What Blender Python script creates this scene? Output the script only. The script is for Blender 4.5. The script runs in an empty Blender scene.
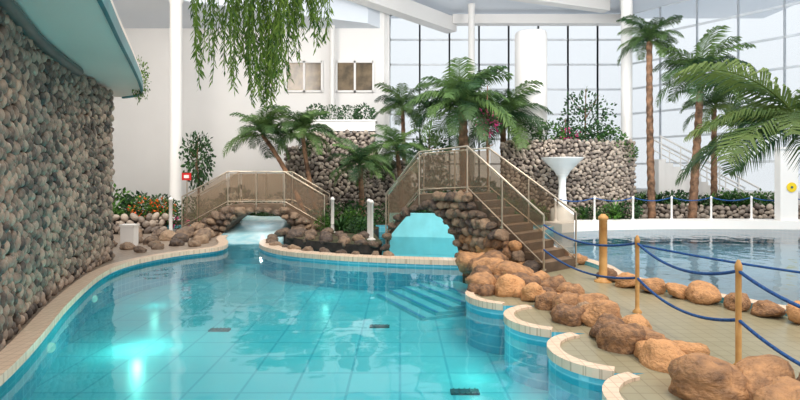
import bpy, math, random
from mathutils import Vector, Matrix, noise, Euler
from mathutils.geometry import tessellate_polygon
R = random.Random(11)
scn = bpy.context.scene
COL = scn.collection
try:
    scn.view_settings.view_transform = 'Standard'
except Exception:
    pass
FZ=-.55   # pool floor level

# ------------------------------------------------------------------ materials
def newmat(name):
    m = bpy.data.materials.new(name); m.use_nodes = True
    nt = m.node_tree; nt.nodes.clear()
    out = nt.nodes.new('ShaderNodeOutputMaterial')
    return m, nt, out
def N(nt, t, **kw):
    n = nt.nodes.new(t)
    for k, v in kw.items():
        setattr(n, k, v)
    return n
def c4(c): return (c[0], c[1], c[2], 1)
def srgb(r, g, b):
    f = lambda u: ((u/255+0.055)/1.055)**2.4 if u > 10 else u/255/12.92
    return (f(r), f(g), f(b))
def mat(name, c1, c2=None, rough=0.6, metal=0.0, scale=3.0, bump=0.0, spec=0.4, bscale=None, attr=False, objrand=False, trans=0.0):
    m, nt, out = newmat(name)
    p = N(nt, 'ShaderNodeBsdfPrincipled')
    p.inputs['Roughness'].default_value = rough
    p.inputs['Metallic'].default_value = metal
    p.inputs['Specular IOR Level'].default_value = spec
    if c2 is None: c2 = tuple(x*0.88 for x in c1)
    tc = N(nt, 'ShaderNodeTexCoord')
    nz = N(nt, 'ShaderNodeTexNoise'); nz.inputs['Scale'].default_value = scale; nz.inputs['Detail'].default_value = 4
    nt.links.new(tc.outputs['Object'], nz.inputs['Vector'])
    mix = N(nt, 'ShaderNodeMix', data_type='RGBA')
    mix.inputs['A'].default_value = c4(c1); mix.inputs['B'].default_value = c4(c2)
    fac = nz.outputs['Fac']
    if attr or objrand:
        if attr:
            a = N(nt, 'ShaderNodeAttribute'); a.attribute_name = 'rnd'; src = a.outputs['Fac']
        else:
            a = N(nt, 'ShaderNodeObjectInfo'); src = a.outputs['Random']
        ad = N(nt, 'ShaderNodeMath', operation='MULTIPLY_ADD')
        nt.links.new(src, ad.inputs[0]); ad.inputs[1].default_value = 1.0
        sb = N(nt, 'ShaderNodeMath', operation='MULTIPLY_ADD'); nt.links.new(fac, sb.inputs[0]); sb.inputs[1].default_value = 1.6; sb.inputs[2].default_value=-.8
        nt.links.new(sb.outputs[0], ad.inputs[2]); ad.use_clamp = True
        fac = ad.outputs[0]
    else:
        mr = N(nt, 'ShaderNodeMapRange'); mr.inputs[1].default_value = 0.35; mr.inputs[2].default_value = 0.65
        nt.links.new(fac, mr.inputs[0]); fac = mr.outputs[0]
    nt.links.new(fac, mix.inputs['Factor'])
    nt.links.new(mix.outputs['Result'], p.inputs['Base Color'])
    if bump > 0:
        nb = N(nt, 'ShaderNodeTexNoise'); nb.inputs['Scale'].default_value = bscale or scale*3; nb.inputs['Detail'].default_value = 5
        nt.links.new(tc.outputs['Object'], nb.inputs['Vector'])
        b = N(nt, 'ShaderNodeBump'); b.inputs['Strength'].default_value = bump; b.inputs['Distance'].default_value = 0.05
        nt.links.new(nb.outputs['Fac'], b.inputs['Height']); nt.links.new(b.outputs[0], p.inputs['Normal'])
    sh = p.outputs[0]
    if trans > 0:
        t = N(nt, 'ShaderNodeBsdfTranslucent'); nt.links.new(mix.outputs['Result'], t.inputs[0])
        ms = N(nt, 'ShaderNodeMixShader'); ms.inputs[0].default_value = trans
        nt.links.new(sh, ms.inputs[1]); nt.links.new(t.outputs[0], ms.inputs[2]); sh = ms.outputs[0]
    nt.links.new(sh, out.inputs[0])
    return m
def tile(name, c1, c2, mortar, w, h, ms=0.012, vertical=False, rough=0.35):
    m, nt, out = newmat(name)
    p = N(nt, 'ShaderNodeBsdfPrincipled'); p.inputs['Roughness'].default_value = rough
    g = N(nt, 'ShaderNodeNewGeometry'); sx = N(nt, 'ShaderNodeSeparateXYZ'); nt.links.new(g.outputs['Position'], sx.inputs[0])
    cb = N(nt, 'ShaderNodeCombineXYZ')
    if vertical:
        ad = N(nt, 'ShaderNodeMath', operation='ADD'); nt.links.new(sx.outputs[0], ad.inputs[0]); nt.links.new(sx.outputs[1], ad.inputs[1])
        nt.links.new(ad.outputs[0], cb.inputs[0]); nt.links.new(sx.outputs[2], cb.inputs[1])
    else:
        nt.links.new(sx.outputs[0], cb.inputs[0]); nt.links.new(sx.outputs[1], cb.inputs[1])
    b = N(nt, 'ShaderNodeTexBrick', offset=0.0, squash=1.0)
    b.inputs['Scale'].default_value = 1; b.inputs['Brick Width'].default_value = w; b.inputs['Row Height'].default_value = h
    b.inputs['Mortar Size'].default_value = ms; b.inputs['Color1'].default_value = c4(c1); b.inputs['Color2'].default_value = c4(c2)
    b.inputs['Mortar'].default_value = c4(mortar)
    nt.links.new(cb.outputs[0], b.inputs['Vector']); nt.links.new(b.outputs['Color'], p.inputs['Base Color'])
    nt.links.new(p.outputs[0], out.inputs[0])
    return m
def water(name, tint, wave=0.12, sc=1.4, ior=1.4):
    m, nt, out = newmat(name)
    t = N(nt, 'ShaderNodeBsdfTransparent'); t.inputs[0].default_value = c4(tint)
    gl = N(nt, 'ShaderNodeBsdfGlossy'); gl.inputs['Roughness'].default_value = 0.04
    fr = N(nt, 'ShaderNodeFresnel'); fr.inputs[0].default_value = ior
    g = N(nt, 'ShaderNodeNewGeometry')
    nz = N(nt, 'ShaderNodeTexNoise'); nz.inputs['Scale'].default_value = sc; nz.inputs['Detail'].default_value = 2
    nt.links.new(g.outputs['Position'], nz.inputs['Vector'])
    b = N(nt, 'ShaderNodeBump'); b.inputs['Strength'].default_value = wave; b.inputs['Distance'].default_value = 0.15
    nt.links.new(nz.outputs['Fac'], b.inputs['Height'])
    nt.links.new(b.outputs[0], gl.inputs['Normal']); nt.links.new(b.outputs[0], fr.inputs['Normal'])
    ms = N(nt, 'ShaderNodeMixShader'); nt.links.new(fr.outputs[0], ms.inputs[0])
    nt.links.new(t.outputs[0], ms.inputs[1]); nt.links.new(gl.outputs[0], ms.inputs[2])
    nt.links.new(ms.outputs[0], out.inputs[0])
    return m
def glass(name, tint, opac, col, rough=0.05):
    m, nt, out = newmat(name)
    t = N(nt, 'ShaderNodeBsdfTransparent'); t.inputs[0].default_value = c4(tint)
    p = N(nt, 'ShaderNodeBsdfPrincipled'); p.inputs['Base Color'].default_value = c4(col); p.inputs['Roughness'].default_value = rough
    ms = N(nt, 'ShaderNodeMixShader'); ms.inputs[0].default_value = opac
    nt.links.new(t.outputs[0], ms.inputs[1]); nt.links.new(p.outputs[0], ms.inputs[2]); nt.links.new(ms.outputs[0], out.inputs[0])
    return m
def emit(name, c, s):
    m, nt, out = newmat(name)
    e = N(nt, 'ShaderNodeEmission'); e.inputs[0].default_value = c4(c); e.inputs[1].default_value = s
    nt.links.new(e.outputs[0], out.inputs[0]); return m

M = {}
M['white'] = mat('white_paint', (.82,.80,.78), (.79,.77,.75), .55, scale=.6)
M['ceil'] = mat('ceiling_paint', (.77,.81,.87), (.73,.78,.85), .6, scale=.4)
M['soffit'] = mat('soffit_paint', srgb(246,232,224), srgb(238,224,216), .5, scale=.5)
M['teal'] = mat('teal_paint', srgb(48,132,140), srgb(40,116,126), .4)
M['tealdark'] = mat('dark_teal_metal', srgb(92,98,96), srgb(68,78,80), .4, scale=1.5)
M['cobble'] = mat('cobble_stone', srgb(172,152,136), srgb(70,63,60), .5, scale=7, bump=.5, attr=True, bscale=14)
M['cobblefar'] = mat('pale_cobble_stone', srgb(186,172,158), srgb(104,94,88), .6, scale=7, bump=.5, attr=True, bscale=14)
M['mortar'] = mat('mortar', srgb(66,58,54), srgb(46,41,39), .9, scale=5, bump=.4)
M['bridgebody'] = mat('bridge_render', srgb(120,104,90), srgb(86,74,64), .9, scale=5, bump=.4)
M['rock'] = mat('boulder_stone', srgb(208,156,108), srgb(106,80,62), .6, scale=2.6, bump=.7, objrand=True, bscale=7)
M['rockgray'] = mat('gray_boulder_stone', srgb(168,142,118), srgb(82,72,68), .6, scale=2.4, bump=.9, objrand=True, bscale=7)
M['poolfloor'] = tile('pool_floor_tile', srgb(122,214,226), srgb(117,210,224), srgb(88,188,208), .6, .6, .016)
M['poolfloorR'] = tile('pale_pool_floor_tile', srgb(176,210,224), srgb(170,206,222), srgb(146,188,208), .5, .5, .012)
M['poolwall'] = tile('pool_wall_tile', srgb(90,184,208), srgb(82,177,204), srgb(128,201,220), .15, .15, .01, True)
M['coping'] = tile('coping_tile', srgb(222,200,180), srgb(214,191,170), srgb(190,166,146), .1, .1, .005, rough=.4)
M['deckR'] = tile('deck_tile_grey_olive', srgb(150,145,122), srgb(144,139,116), srgb(124,118,97), .15, .15, .006, rough=.3)
M['deckL'] = tile('deck_tile_beige', srgb(164,150,136), srgb(152,138,126), srgb(116,104,96), .15, .15, .006)
M['soil'] = mat('planting_soil', srgb(84,76,58), srgb(48,56,34), .95, scale=2, bump=.6)
M['steel'] = mat('brushed_steel', (.66,.57,.46), (.55,.47,.38), .28, metal=.9)
M['wood'] = mat('varnished_wood', srgb(218,172,110), srgb(184,134,76), .45, scale=4)
M['rope'] = mat('blue_rope', srgb(28,92,160), srgb(18,60,120), .7, scale=40, bump=.4)
M['smoke'] = glass('smoked_glass', (.84,.79,.73), .16, (.42,.34,.27), .03)
M['pane'] = glass('clear_pane', (.965,.985,1), .04, (.85,.9,.95), .3)
M['frame'] = mat('window_frame_metal', srgb(226,230,234), srgb(216,221,227), .4)
M['darkpane'] = mat('dim_window_glass', srgb(132,114,90), srgb(84,74,60), .15, scale=2)
M['trunk'] = mat('palm_trunk_bark', srgb(150,114,88), srgb(80,60,46), .85, scale=5, bump=.7)
M['frond'] = mat('palm_leaf', srgb(98,126,68), srgb(42,72,46), .5, scale=3, objrand=True, trans=.35)
M['frondY'] = mat('palm_leaf_light', srgb(130,152,82), srgb(60,92,54), .5, scale=3, objrand=True, trans=.35)
M['leaf'] = mat('shrub_leaf', srgb(92,138,54), srgb(32,68,30), .5, scale=4, attr=True, trans=.25)
M['leafD'] = mat('dark_shrub_leaf', srgb(64,104,54), srgb(24,52,30), .5, scale=4, attr=True, trans=.2)
M['vine'] = mat('vine_leaf', srgb(120,152,58), srgb(46,84,30), .5, scale=4, attr=True, trans=.35)
M['flower'] = mat('red_flower', srgb(235,50,35), srgb(235,130,30), .5)
M['pink'] = mat('pink_flower', srgb(225,70,140), srgb(190,50,120), .5)
M['water'] = water('turquoise_water', (.64,.93,.955), .10, 1.3, 1.5)
M['waterR'] = water('pale_blue_water', (.80,.91,.95), .14, 1.6, 1.5)
M['step'] = mat('stair_tread', srgb(128,108,90), srgb(98,82,68), .6, scale=4)
M['riser'] = mat('stair_riser', srgb(104,86,70), srgb(84,69,57), .7, scale=4)
M['bluenose'] = mat('blue_nosing', srgb(78,168,212), None, .4)
M['stepw'] = mat('pool_step_tile', srgb(140,219,231), None, .4)
M['dark'] = mat('dark_grate', srgb(50,90,105), None, .6)
M['red'] = mat('red_sign', srgb(200,30,30), None, .5)
M['yellow'] = mat('yellow_sign', srgb(238,205,30), None, .5)
M['lamp'] = emit('underwater_lamp', (.35,.95,.85), .8)
M['pot'] = mat('brown_pot', srgb(110,80,60), None, .6)
M['bowl'] = glass('frosted_bowl_glass', (.95,.97,.98), .7, (.86,.88,.89), .25)

# ------------------------------------------------------------------ mesh builder
class MB:
    def __init__(s): s.v=[]; s.f=[]; s.m=[]; s.s=[]; s.a=[]
    def add(s, vs, fs, m=0, sm=False, a=0.0):
        o=len(s.v); s.v.extend([tuple(v) for v in vs])
        for f in fs:
            s.f.append(tuple(i+o for i in f)); s.m.append(m); s.s.append(sm); s.a.append(a)
    def box(s, c, d, m=0, rot=0.0):
        vs=[]
        for x in (-.5,.5):
            for y in (-.5,.5):
                for z in (-.5,.5):
                    X,Y=x*d[0],y*d[1]
                    vs.append((c[0]+X*math.cos(rot)-Y*math.sin(rot), c[1]+X*math.sin(rot)+Y*math.cos(rot), c[2]+z*d[2]))
        s.add(vs,[(0,1,3,2),(4,6,7,5),(0,4,5,1),(2,3,7,6),(0,2,6,4),(1,5,7,3)],m)
    def tube(s, path, r, seg=8, m=0, a=0.0, cap=True):
        P=[Vector(p) for p in path]; n=len(P)
        rr = r if isinstance(r,(list,tuple)) else [r]*n
        d=(P[-1]-P[0]).normalized() if (P[-1]-P[0]).length>1e-6 else Vector((0,0,1))
        ref=Vector((0,1,0)) if abs(d.z)>.8 else Vector((0,0,1))
        vs=[]
        for i in range(n):
            t=(P[min(i+1,n-1)]-P[max(i-1,0)]).normalized()
            u=t.cross(ref).normalized(); w=u.cross(t)
            for k in range(seg):
                an=2*math.pi*k/seg
                vs.append(P[i]+(u*math.cos(an)+w*math.sin(an))*rr[i])
        fs=[]
        for i in range(n-1):
            for k in range(seg):
                k2=(k+1)%seg
                fs.append((i*seg+k,i*seg+k2,(i+1)*seg+k2,(i+1)*seg+k))
        s.add(vs,fs,m,True,a)
        if cap:
            s.add(vs[:seg],[tuple(range(seg))[::-1]],m,False,a); s.add(vs[-seg:],[tuple(range(seg))],m,False,a)
    def lathe(s, c, prof, seg=24, m=0):
        vs=[];n=len(prof)
        for (r,z) in prof:
            for k in range(seg):
                an=2*math.pi*k/seg; vs.append((c[0]+r*math.cos(an),c[1]+r*math.sin(an),c[2]+z))
        fs=[]
        for i in range(n-1):
            for k in range(seg):
                k2=(k+1)%seg; fs.append((i*seg+k,i*seg+k2,(i+1)*seg+k2,(i+1)*seg+k))
        s.add(vs,fs,m,True)
        s.add(vs[:seg],[tuple(range(seg))[::-1]],m); s.add(vs[-seg:],[tuple(range(seg))],m)
    def prism(s, poly, z0, z1, mt=0, ms=1):
        n=len(poly)
        tri=tessellate_polygon([[Vector((p[0],p[1],0)) for p in poly]])
        s.add([(p[0],p[1],z1) for p in poly],[tuple(t) for t in tri],mt)
        s.add([(p[0],p[1],z0) for p in poly],[tuple(t)[::-1] for t in tri],ms)
        vs=[(p[0],p[1],z0) for p in poly]+[(p[0],p[1],z1) for p in poly]
        s.add(vs,[(i,(i+1)%n,n+(i+1)%n,n+i) for i in range(n)],ms)
    def mesh(s, name, mats):
        me=bpy.data.meshes.new(name); me.from_pydata(s.v,[],s.f)
        for m in mats: me.materials.append(m)
        me.polygons.foreach_set('material_index',s.m); me.polygons.foreach_set('use_smooth',s.s)
        at=me.attributes.new('rnd','FLOAT','FACE'); at.data.foreach_set('value',s.a)
        me.update(); return me
    def obj(s, name, mats, loc=(0,0,0)):
        if tuple(loc)!=(0,0,0):
            s.v=[(v[0]-loc[0],v[1]-loc[1],v[2]-loc[2]) for v in s.v]
        return link(name, s.mesh(name,mats), loc)
def link(name, data, loc=(0,0,0)):
    o=bpy.data.objects.new(name,data); o.location=loc; COL.objects.link(o); return o
def top(o,label,cat,group=None,kind=None):
    o['label']=label; o['category']=cat
    if group:o['group']=group
    if kind:o['kind']=kind
    return o
def struct(o,label=None,cat=None):
    o['kind']='structure'
    if label:o['label']=label
    if cat:o['category']=cat
    return o
def att2(ch,par,worldloc):
    ch.parent=par; ch.matrix_parent_inverse=Matrix.Translation(worldloc).inverted()
def smooth(pts,sub=6,closed=False):
    n=len(pts);out=[]
    rng=range(n if closed else n-1)
    for i in rng:
        g=lambda k: pts[k%n] if closed else pts[max(0,min(n-1,k))]
        p0,p1,p2,p3=g(i-1),g(i),g(i+1),g(i+2)
        for j in range(sub):
            t=j/sub
            out.append(tuple(.5*((2*p1[d])+(-p0[d]+p2[d])*t+(2*p0[d]-5*p1[d]+4*p2[d]-p3[d])*t*t+(-p0[d]+3*p1[d]-3*p2[d]+p3[d])*t**3) for d in range(len(p1))))
    if not closed: out.append(tuple(pts[-1]))
    return out

# ------------------------------------------------------------------ camera / world
cam=bpy.data.cameras.new('camera'); co=bpy.data.objects.new('camera',cam); COL.objects.link(co)
co.location=(0,0,1.9); co.rotation_euler=(math.radians(90),0,0)
cam.lens=24; cam.sensor_width=36; cam.shift_y=-25/800; cam.clip_end=300
scn.camera=co
w=bpy.data.worlds.new('world'); scn.world=w; w.use_nodes=True
nt=w.node_tree; bg=nt.nodes['Background']
tc=N(nt,'ShaderNodeTexCoord'); sx=N(nt,'ShaderNodeSeparateXYZ'); nt.links.new(tc.outputs['Generated'],sx.inputs[0])
cr=N(nt,'ShaderNodeValToRGB'); nt.links.new(sx.outputs[2],cr.inputs[0])
cr.color_ramp.elements[0].position=0.0; cr.color_ramp.elements[0].color=(.82,.83,.84,1)
cr.color_ramp.elements[1].position=0.3; cr.color_ramp.elements[1].color=(.95,.975,1.0,1)
nt.links.new(cr.outputs[0],bg.inputs[0]); bg.inputs[1].default_value=1.06

def light(name,t,loc,e,col,size=.5,rot=None,target=None):
    l=bpy.data.lights.new(name,t); l.energy=e; l.color=col
    if t=='AREA': l.size=size
    elif t=='POINT': l.shadow_soft_size=size
    o=bpy.data.objects.new(name,l); o.location=loc; COL.objects.link(o)
    if target: o.rotation_euler=(Vector(target)-Vector(loc)).to_track_quat('-Z','Y').to_euler()
    return o
light('sun_light','SUN',(20,20,20),1.5,(1,.93,.82),target=None).rotation_euler=Euler((math.radians(38),0,math.radians(25)))
bpy.data.lights['sun_light'].angle=.4
light('lamp_or_fill','AREA',(4.5,7,8.5),350,(1,.78,.54),2.0,target=(2.8,6.5,0))
light('lamp_or_fill','AREA',(2,13,8.5),240,(1,.85,.65),2.0,target=(1.5,13,0))
light('lamp_or_fill','AREA',(-7,13,7.8),480,(1,.92,.83),3.0,target=(-6,24,4.5))  # unseen area light added to brighten the white back wall
light('lamp_or_fill','AREA',(7,14,6.5),560,(1,.97,.94),3.0,target=(8,25,6))  # added fill aimed at the glazing to lighten the window frames
light('lamp_or_fill','AREA',(-.5,-1.5,2.6),105,(1,.84,.74),1.5,target=(-4.5,8,4.2))  # added warm fill behind the camera, brightens the mezzanine underside
light('ceiling_fill','AREA',(0,14,5.5),400,(.95,.97,1),4.0,target=(0,21,10))  # unseen area light added to lift the ceiling brightness
for (x,y,e) in ((-3.7,7.5,19),(-4.6,10.0,4),(-1.5,10.7,3),(.9,6.4,3),(.9,14.6,9),(.8,4.6,3)):
    light('pool_lamp_glow','POINT',(x,y,-.25),e,(.32,1,.78),.03)

# ------------------------------------------------------------------ shell / decks / pools
def plate(name,poly,z0,z1,mt,ms,label,cat='floor'):
    b=MB(); b.prism(poly,z0,z1); o=b.obj(name,[M[mt],M[ms]]); return struct(o,label,cat)
b=MB(); b.box((-1.5,9,FZ-.05),(10,20,.1)); struct(b.obj('floor',[M['poolfloor']]),'turquoise tiled bottom of the swimming pool','pool floor')
b=MB(); b.box((11.1,10,FZ-.05),(15.0,20,.1)); struct(b.obj('floor.001',[M['poolfloorR']]),'pale blue tiled bottom of the round pool','pool floor')

leftedge=smooth([(-2.2,-1),(-2.85,2.0),(-3.68,4.87),(-4.7,7.38),(-5.45,9.6),(-5.55,10.9),(-5.15,12.1),(-4.5,13.0),(-4.6,13.9),(-5.0,14.9),(-5.2,16.2),(-5.2,17.9)],6)
plate('floor.002',leftedge+[(-13.5,17.9),(-13.5,-1)],FZ,.10,'deckL','poolwall','beige tiled deck with blue tiled pool side')
lobes=[((2.25,4.15),.62),((2.13,5.35),.62),((1.93,6.62),.62),((1.62,7.85),.64)]
sc=[(2.05,-1),(2.05,3.3)]
for (c,r) in lobes:
    for k in range(13):
        a=math.radians(-115-(k/12)*130)
        sc.append((c[0]+r*math.cos(a),c[1]+r*math.sin(a)))
    sc.append((c[0]-.05,c[1]+r+.02))
deckR=sc[:]+[(1.3,8.7),(1.35,9.6),(1.45,10.8),(1.6,11.8),(2.0,12.6),(2.6,14),(2.6,17.8)]
rp=smooth([(5.0,17.8),(4.5,16.8),(3.9,15),(3.6,13),(3.6,11.5),(3.85,10.2),(3.8,9.3),(4.0,8.5),(4.4,7.8),(4.8,7.1),(5.2,6.4),(5.7,5.4),(6.3,4),(7.0,-1)],5)
plate('floor.003',deckR+rp,FZ,.12,'deckR','poolwall','grey olive walkway with scalloped pool side')
def strip(name,path,width,z0,z1,mats,label,cat,closed=False,kind=None,group=None):
    P=[Vector((p[0],p[1])) for p in path]; n=len(P); L=[];Rr=[]
    for i in range(n):
        t=(P[min(i+1,n-1)]-P[max(i-1,0)]).normalized(); nn=Vector((-t.y,t.x))
        L.append(P[i]+nn*width/2); Rr.append(P[i]-nn*width/2)
    b=MB(); vs=[]
    for i in range(n):
        vs+= [(L[i].x,L[i].y,z0),(L[i].x,L[i].y,z1),(Rr[i].x,Rr[i].y,z1),(Rr[i].x,Rr[i].y,z0)]
    for i in range(n-1):
        o=i*4;q=o+4
        b.add([vs[j] for j in (o,o+1,q+1,q)],[(0,1,2,3)],1)
        b.add([vs[j] for j in (o+1,o+2,q+2,q+1)],[(0,1,2,3)],0)
        b.add([vs[j] for j in (o+2,o+3,q+3,q+2)],[(0,1,2,3)],1)
        b.add([vs[j] for j in (o,q,q+3,o+3)],[(0,1,2,3)],1)
    b.add(vs[:4],[(0,1,2,3)],1); b.add(vs[-4:],[(0,3,2,1)],1)
    c=P[n//2]
    o=b.obj(name,mats,(c.x,c.y,0))
    if kind: struct(o,label,cat)
    else: top(o,label,cat,group)
    return o
strip('trim_1',leftedge,.24,.06,.15,[M['coping'],M['coping']],'cream tiled coping along the curved pool edge','pool coping',kind=1)
for li,(c,r) in enumerate(lobes):
    arc=[]
    for k in range(17):
        a=math.radians(-110-(k/16)*140); arc.append((c[0]+(r-.05)*math.cos(a),c[1]+(r-.05)*math.sin(a)))
    strip('trim_%d'%(li+2),arc,.13,.06,.15,[M['coping'],M['coping']],'tan mosaic rim of a rounded pool bay','pool coping',kind=1)
ring=smooth([(-3.6,14.7),(-3.35,13.5),(-2.6,12.45),(-1.4,11.75),(-.3,11.4),(.6,11.2),(1.3,11.1)],6)
strip('trim_6',ring,.34,FZ,.05,[M['coping'],M['poolwall']],'curved tiled dividing wall','pool wall',kind=1)
strip('trim_17',ring,.38,.05,.15,[M['coping'],M['coping']],'cream coping of the curved dividing wall','pool coping',kind=1)
strip('trim_7',rp,.24,.0,.2,[M['coping'],M['poolwall']],'cream coping of the round pool','pool coping',kind=1)
garden=[(-13.5,17.9),(2.4,17.9),(5.0,17.9)]+smooth([(5.1,17.95),(7,18.9),(10,19.25),(14,19.1),(18.6,18.2)],5)+[(18.6,27.5),(-13.5,27.5)]
plate('floor.004',garden,FZ,.22,'soil','poolwall','planted terrace behind the pools')
strip('trim_8',smooth([(5.1,17.9),(7,18.8),(10,19.15),(14,19.0),(18.6,18.1)],6),.9,.0,.3,[M['white'],M['white']],'white far edge of the round pool','pool coping',kind=1)
island=smooth([(-3.3,15.3),(-2.6,14.1),(-1.5,13.3),(-.7,12.95),(-.45,13.3),(-.6,14.5),(-.8,16),(-.9,17.85),(-3.6,17.85),(-3.7,16.4)],4,True)
plate('floor.005',island,FZ,.2,'soil','mortar','planted rocky island between two bridges')
strip('trim_18',[(-.3,16.6),(1.0,16.4),(2.7,16.0)],.25,FZ,.72,[M['stepw'],M['stepw']],'low smooth pale blue wall of the inner pool behind the arch','pool wall',kind=1)
b=MB(); b.add([(-6,-1,0),(2.6,-1,0),(2.6,18,0),(-6,18,0)],[(0,1,2,3)]); top(b.obj('pool_water',[M['water']]),'clear turquoise water of the swimming pool','water',kind='stuff')
b=MB(); b.add([(3.3,-1,0),(18.6,-1,0),(18.6,19.4,0),(3.3,19.4,0)],[(0,1,2,3)]); top(b.obj('pool_water',[M['waterR']]),'calm pale blue water of the round pool','water',kind='stuff')
d=Vector((.43,-.90,0)); nrm=Vector((.90,.43,0))
ps=top(link('pool_steps',None,(0.3,9.8,FZ)),'wide underwater steps with blue edge stripes','steps')
for i in range(5):
    b=MB(); c=Vector((-.05,9.85,0))+nrm*(.27*i)
    z=FZ+.05+.055*i
    L=2.0-.06*i
    ang=math.atan2(d.y,d.x)
    wd=1.6-.27*i
    b.box((c.x+nrm.x*wd/2,c.y+nrm.y*wd/2,(z+FZ)/2),(L,wd,z-FZ),0,ang)
    b.box((c.x+nrm.x*.03,c.y+nrm.y*.03,z+.004),(L,.06,.008),1,ang)
    o=b.obj('step',[M['stepw'],M['bluenose']],(c.x,c.y,z)); att2(o,ps,ps.location)
for (x,y) in ((-.33,8.6),(-2.84,8.4),(.73,6.0)):
    b=MB(); b.box((x,y,FZ+.01),(.32,.13,.02))
    for k in range(5): b.box((x-.12+.06*k,y,FZ+.025),(.014,.13,.01))
    top(b.obj('floor_drain',[M['dark']],(x,y,FZ)),'small dark drain grate set in the pool floor','drain','pool floor drains')
for (x,y,a) in ((-4.43,6.75,0),(-5.4,9.4,0)):
    b=MB(); b.tube([(x-.06,y,-.28),(x+.04,y-.02,-.28)],.06,16)
    top(b.obj('pool_lamp',[M['lamp']],(x,y,-.28)),'round glowing underwater lamp in the pool wall','lamp','underwater lamps')

# walls
b=MB(); b.box((-7.1,24.15,4.9),(12.8,.3,10.2)); struct(b.obj('wall_back',[M['white']]),'plain white plaster wall')
b=MB(); b.box((-.6,25.7,4.9),(.2,2.8,10.2)); struct(b.obj('wall_return',[M['white']]),'white wall return beside the glazing')
b=MB(); b.box((-13.6,12,4.9),(.2,24.5,10.2)); struct(b.obj('wall_left',[M['white']]),'white side wall')
b=MB(); b.prism([(-13.6,14.5),(13,14.5),(18.8,16),(18.8,27.6),(-13.6,27.6)],10.0,10.3,0,0); struct(b.obj('ceiling',[M['ceil']]),'pale blue-white ceiling')
b=MB(); b.prism([(-13.4,15.5),(-8.0,20.3),(-1.4,23.2),(-.9,24.0),(-13.4,24.0)],8.5,9.95,0,0); struct(b.obj('trim_9',[M['ceil']]),'white lowered ceiling bulkhead')
def beam(i,a,c,wd,h,z):
    a=Vector(a);c=Vector(c);m=(a+c)/2;L=(c-a).length;b=MB();b.box((m.x,m.y,z),(L,wd,h),0,math.atan2((c-a).y,(c-a).x))
    struct(b.obj('trim_%d'%i,[M['white']]),'white ceiling beam')
beam(10,(-6,17),(2.6,26.8),.6,.7,9.4); beam(11,(2.6,26.5),(11,26.5),.5,.45,9.6)
beam(12,(-1,20.5),(9.5,24.5),.45,.5,9.65); beam(13,(9.3,22.0),(11.5,26.9),.5,.6,9.6); beam(14,(-3,22.6),(9.3,22.1),.35,.4,9.75)
wi=[0]
def bay(p,q,z0,z1,rows,extra=0):
    wi[0]+=1
    p=Vector((p[0],p[1],0));q=Vector((q[0],q[1],0)); d=(q-p);L=d.length;d.normalize();ang=math.atan2(d.y,d.x);m=(p+q)/2
    b=MB(); b.box((m.x,m.y,(z0+z1)/2),(L,.02,z1-z0),0,ang)
    for s in (p,q): b.box((s.x,s.y,(z0+z1)/2),(.08,.06,z1-z0),1,ang)
    for i in range(rows+1):
        z=z0+(z1-z0)*i/rows; b.box((m.x,m.y,z),(L,.06,.10),1,ang)
    mm=b.obj('window_%d'%wi[0],[M['pane'],M['frame']],(m.x,m.y,z0)); struct(mm,'tall glazed bay with pale mullions and bright panes')
nb=8
for i in range(nb):
    bay((-.5+12*i/nb,27),(-.5+12*(i+1)/nb,27),1.2,10,7)
A=Vector((11.5,27));B=Vector((18.6,17.5))
for i in range(7):
    p=A.lerp(B,i/7);q=A.lerp(B,(i+1)/7); bay(p,q,1.2,10,7)
b=MB(); b.box((5.5,27,.6),(12,.2,1.2)); struct(b.obj('wall_sill',[M['white']]))
m=(A+B)/2; b=MB(); b.box((m.x,m.y,.6),((B-A).length,.2,1.2),0,math.atan2((B-A).y,(B-A).x)); struct(b.obj('wall_sill.001',[M['white']]))
def smallwin(x0,x1,z0,z1):
    wi[0]+=1; b=MB(); b.box(((x0+x1)/2,23.98,(z0+z1)/2),(x1-x0,.06,z1-z0),0)
    for x in (x0,(x0+x1)/2,x1): b.box((x,23.94,(z0+z1)/2),(.09,.08,z1-z0+.09),1)
    for z in (z0,z1): b.box(((x0+x1)/2,23.94,z),(x1-x0,.08,.09),1)
    struct(b.obj('window_%d'%wi[0],[M['darkpane'],M['white']],((x0+x1)/2,23.98,z0)),'interior window with brownish blinds in the white wall')
smallwin(-5.1,-3.5,5.65,6.98); smallwin(-2.85,-1.2,5.65,6.98)
def column(x,y,r,z0,z1,label):
    b=MB(); b.lathe((x,y,0),[(r*1.25,z0),(r*1.25,z0+.12),(r,z0+.16),(r,z1-.16),(r*1.2,z1-.1),(r*1.2,z1)],28)
    top(b.obj('column',[M['white']],(x,y,z0)),label,'column')
column(-8.4,20,.22,.2,8.5,'slender round white column beside a ficus')
column(-3.0,23.6,.11,.2,8.5,'thin white pipe column against the white wall')
column(3.35,25,.15,.2,9.9,'thin white column before the glazing')
column(9.35,22,.22,.2,9.6,'slender round white column before the glazing')
b=MB(); b.lathe((5.45,22.2,0),[(.66,.2),(.66,7.75),(.62,7.82),(.56,7.82),(.56,7.3)],36); top(b.obj('tower_column',[M['white']],(5.45,22.2,.2)),'thick white cylindrical tower among palms','column')

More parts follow.
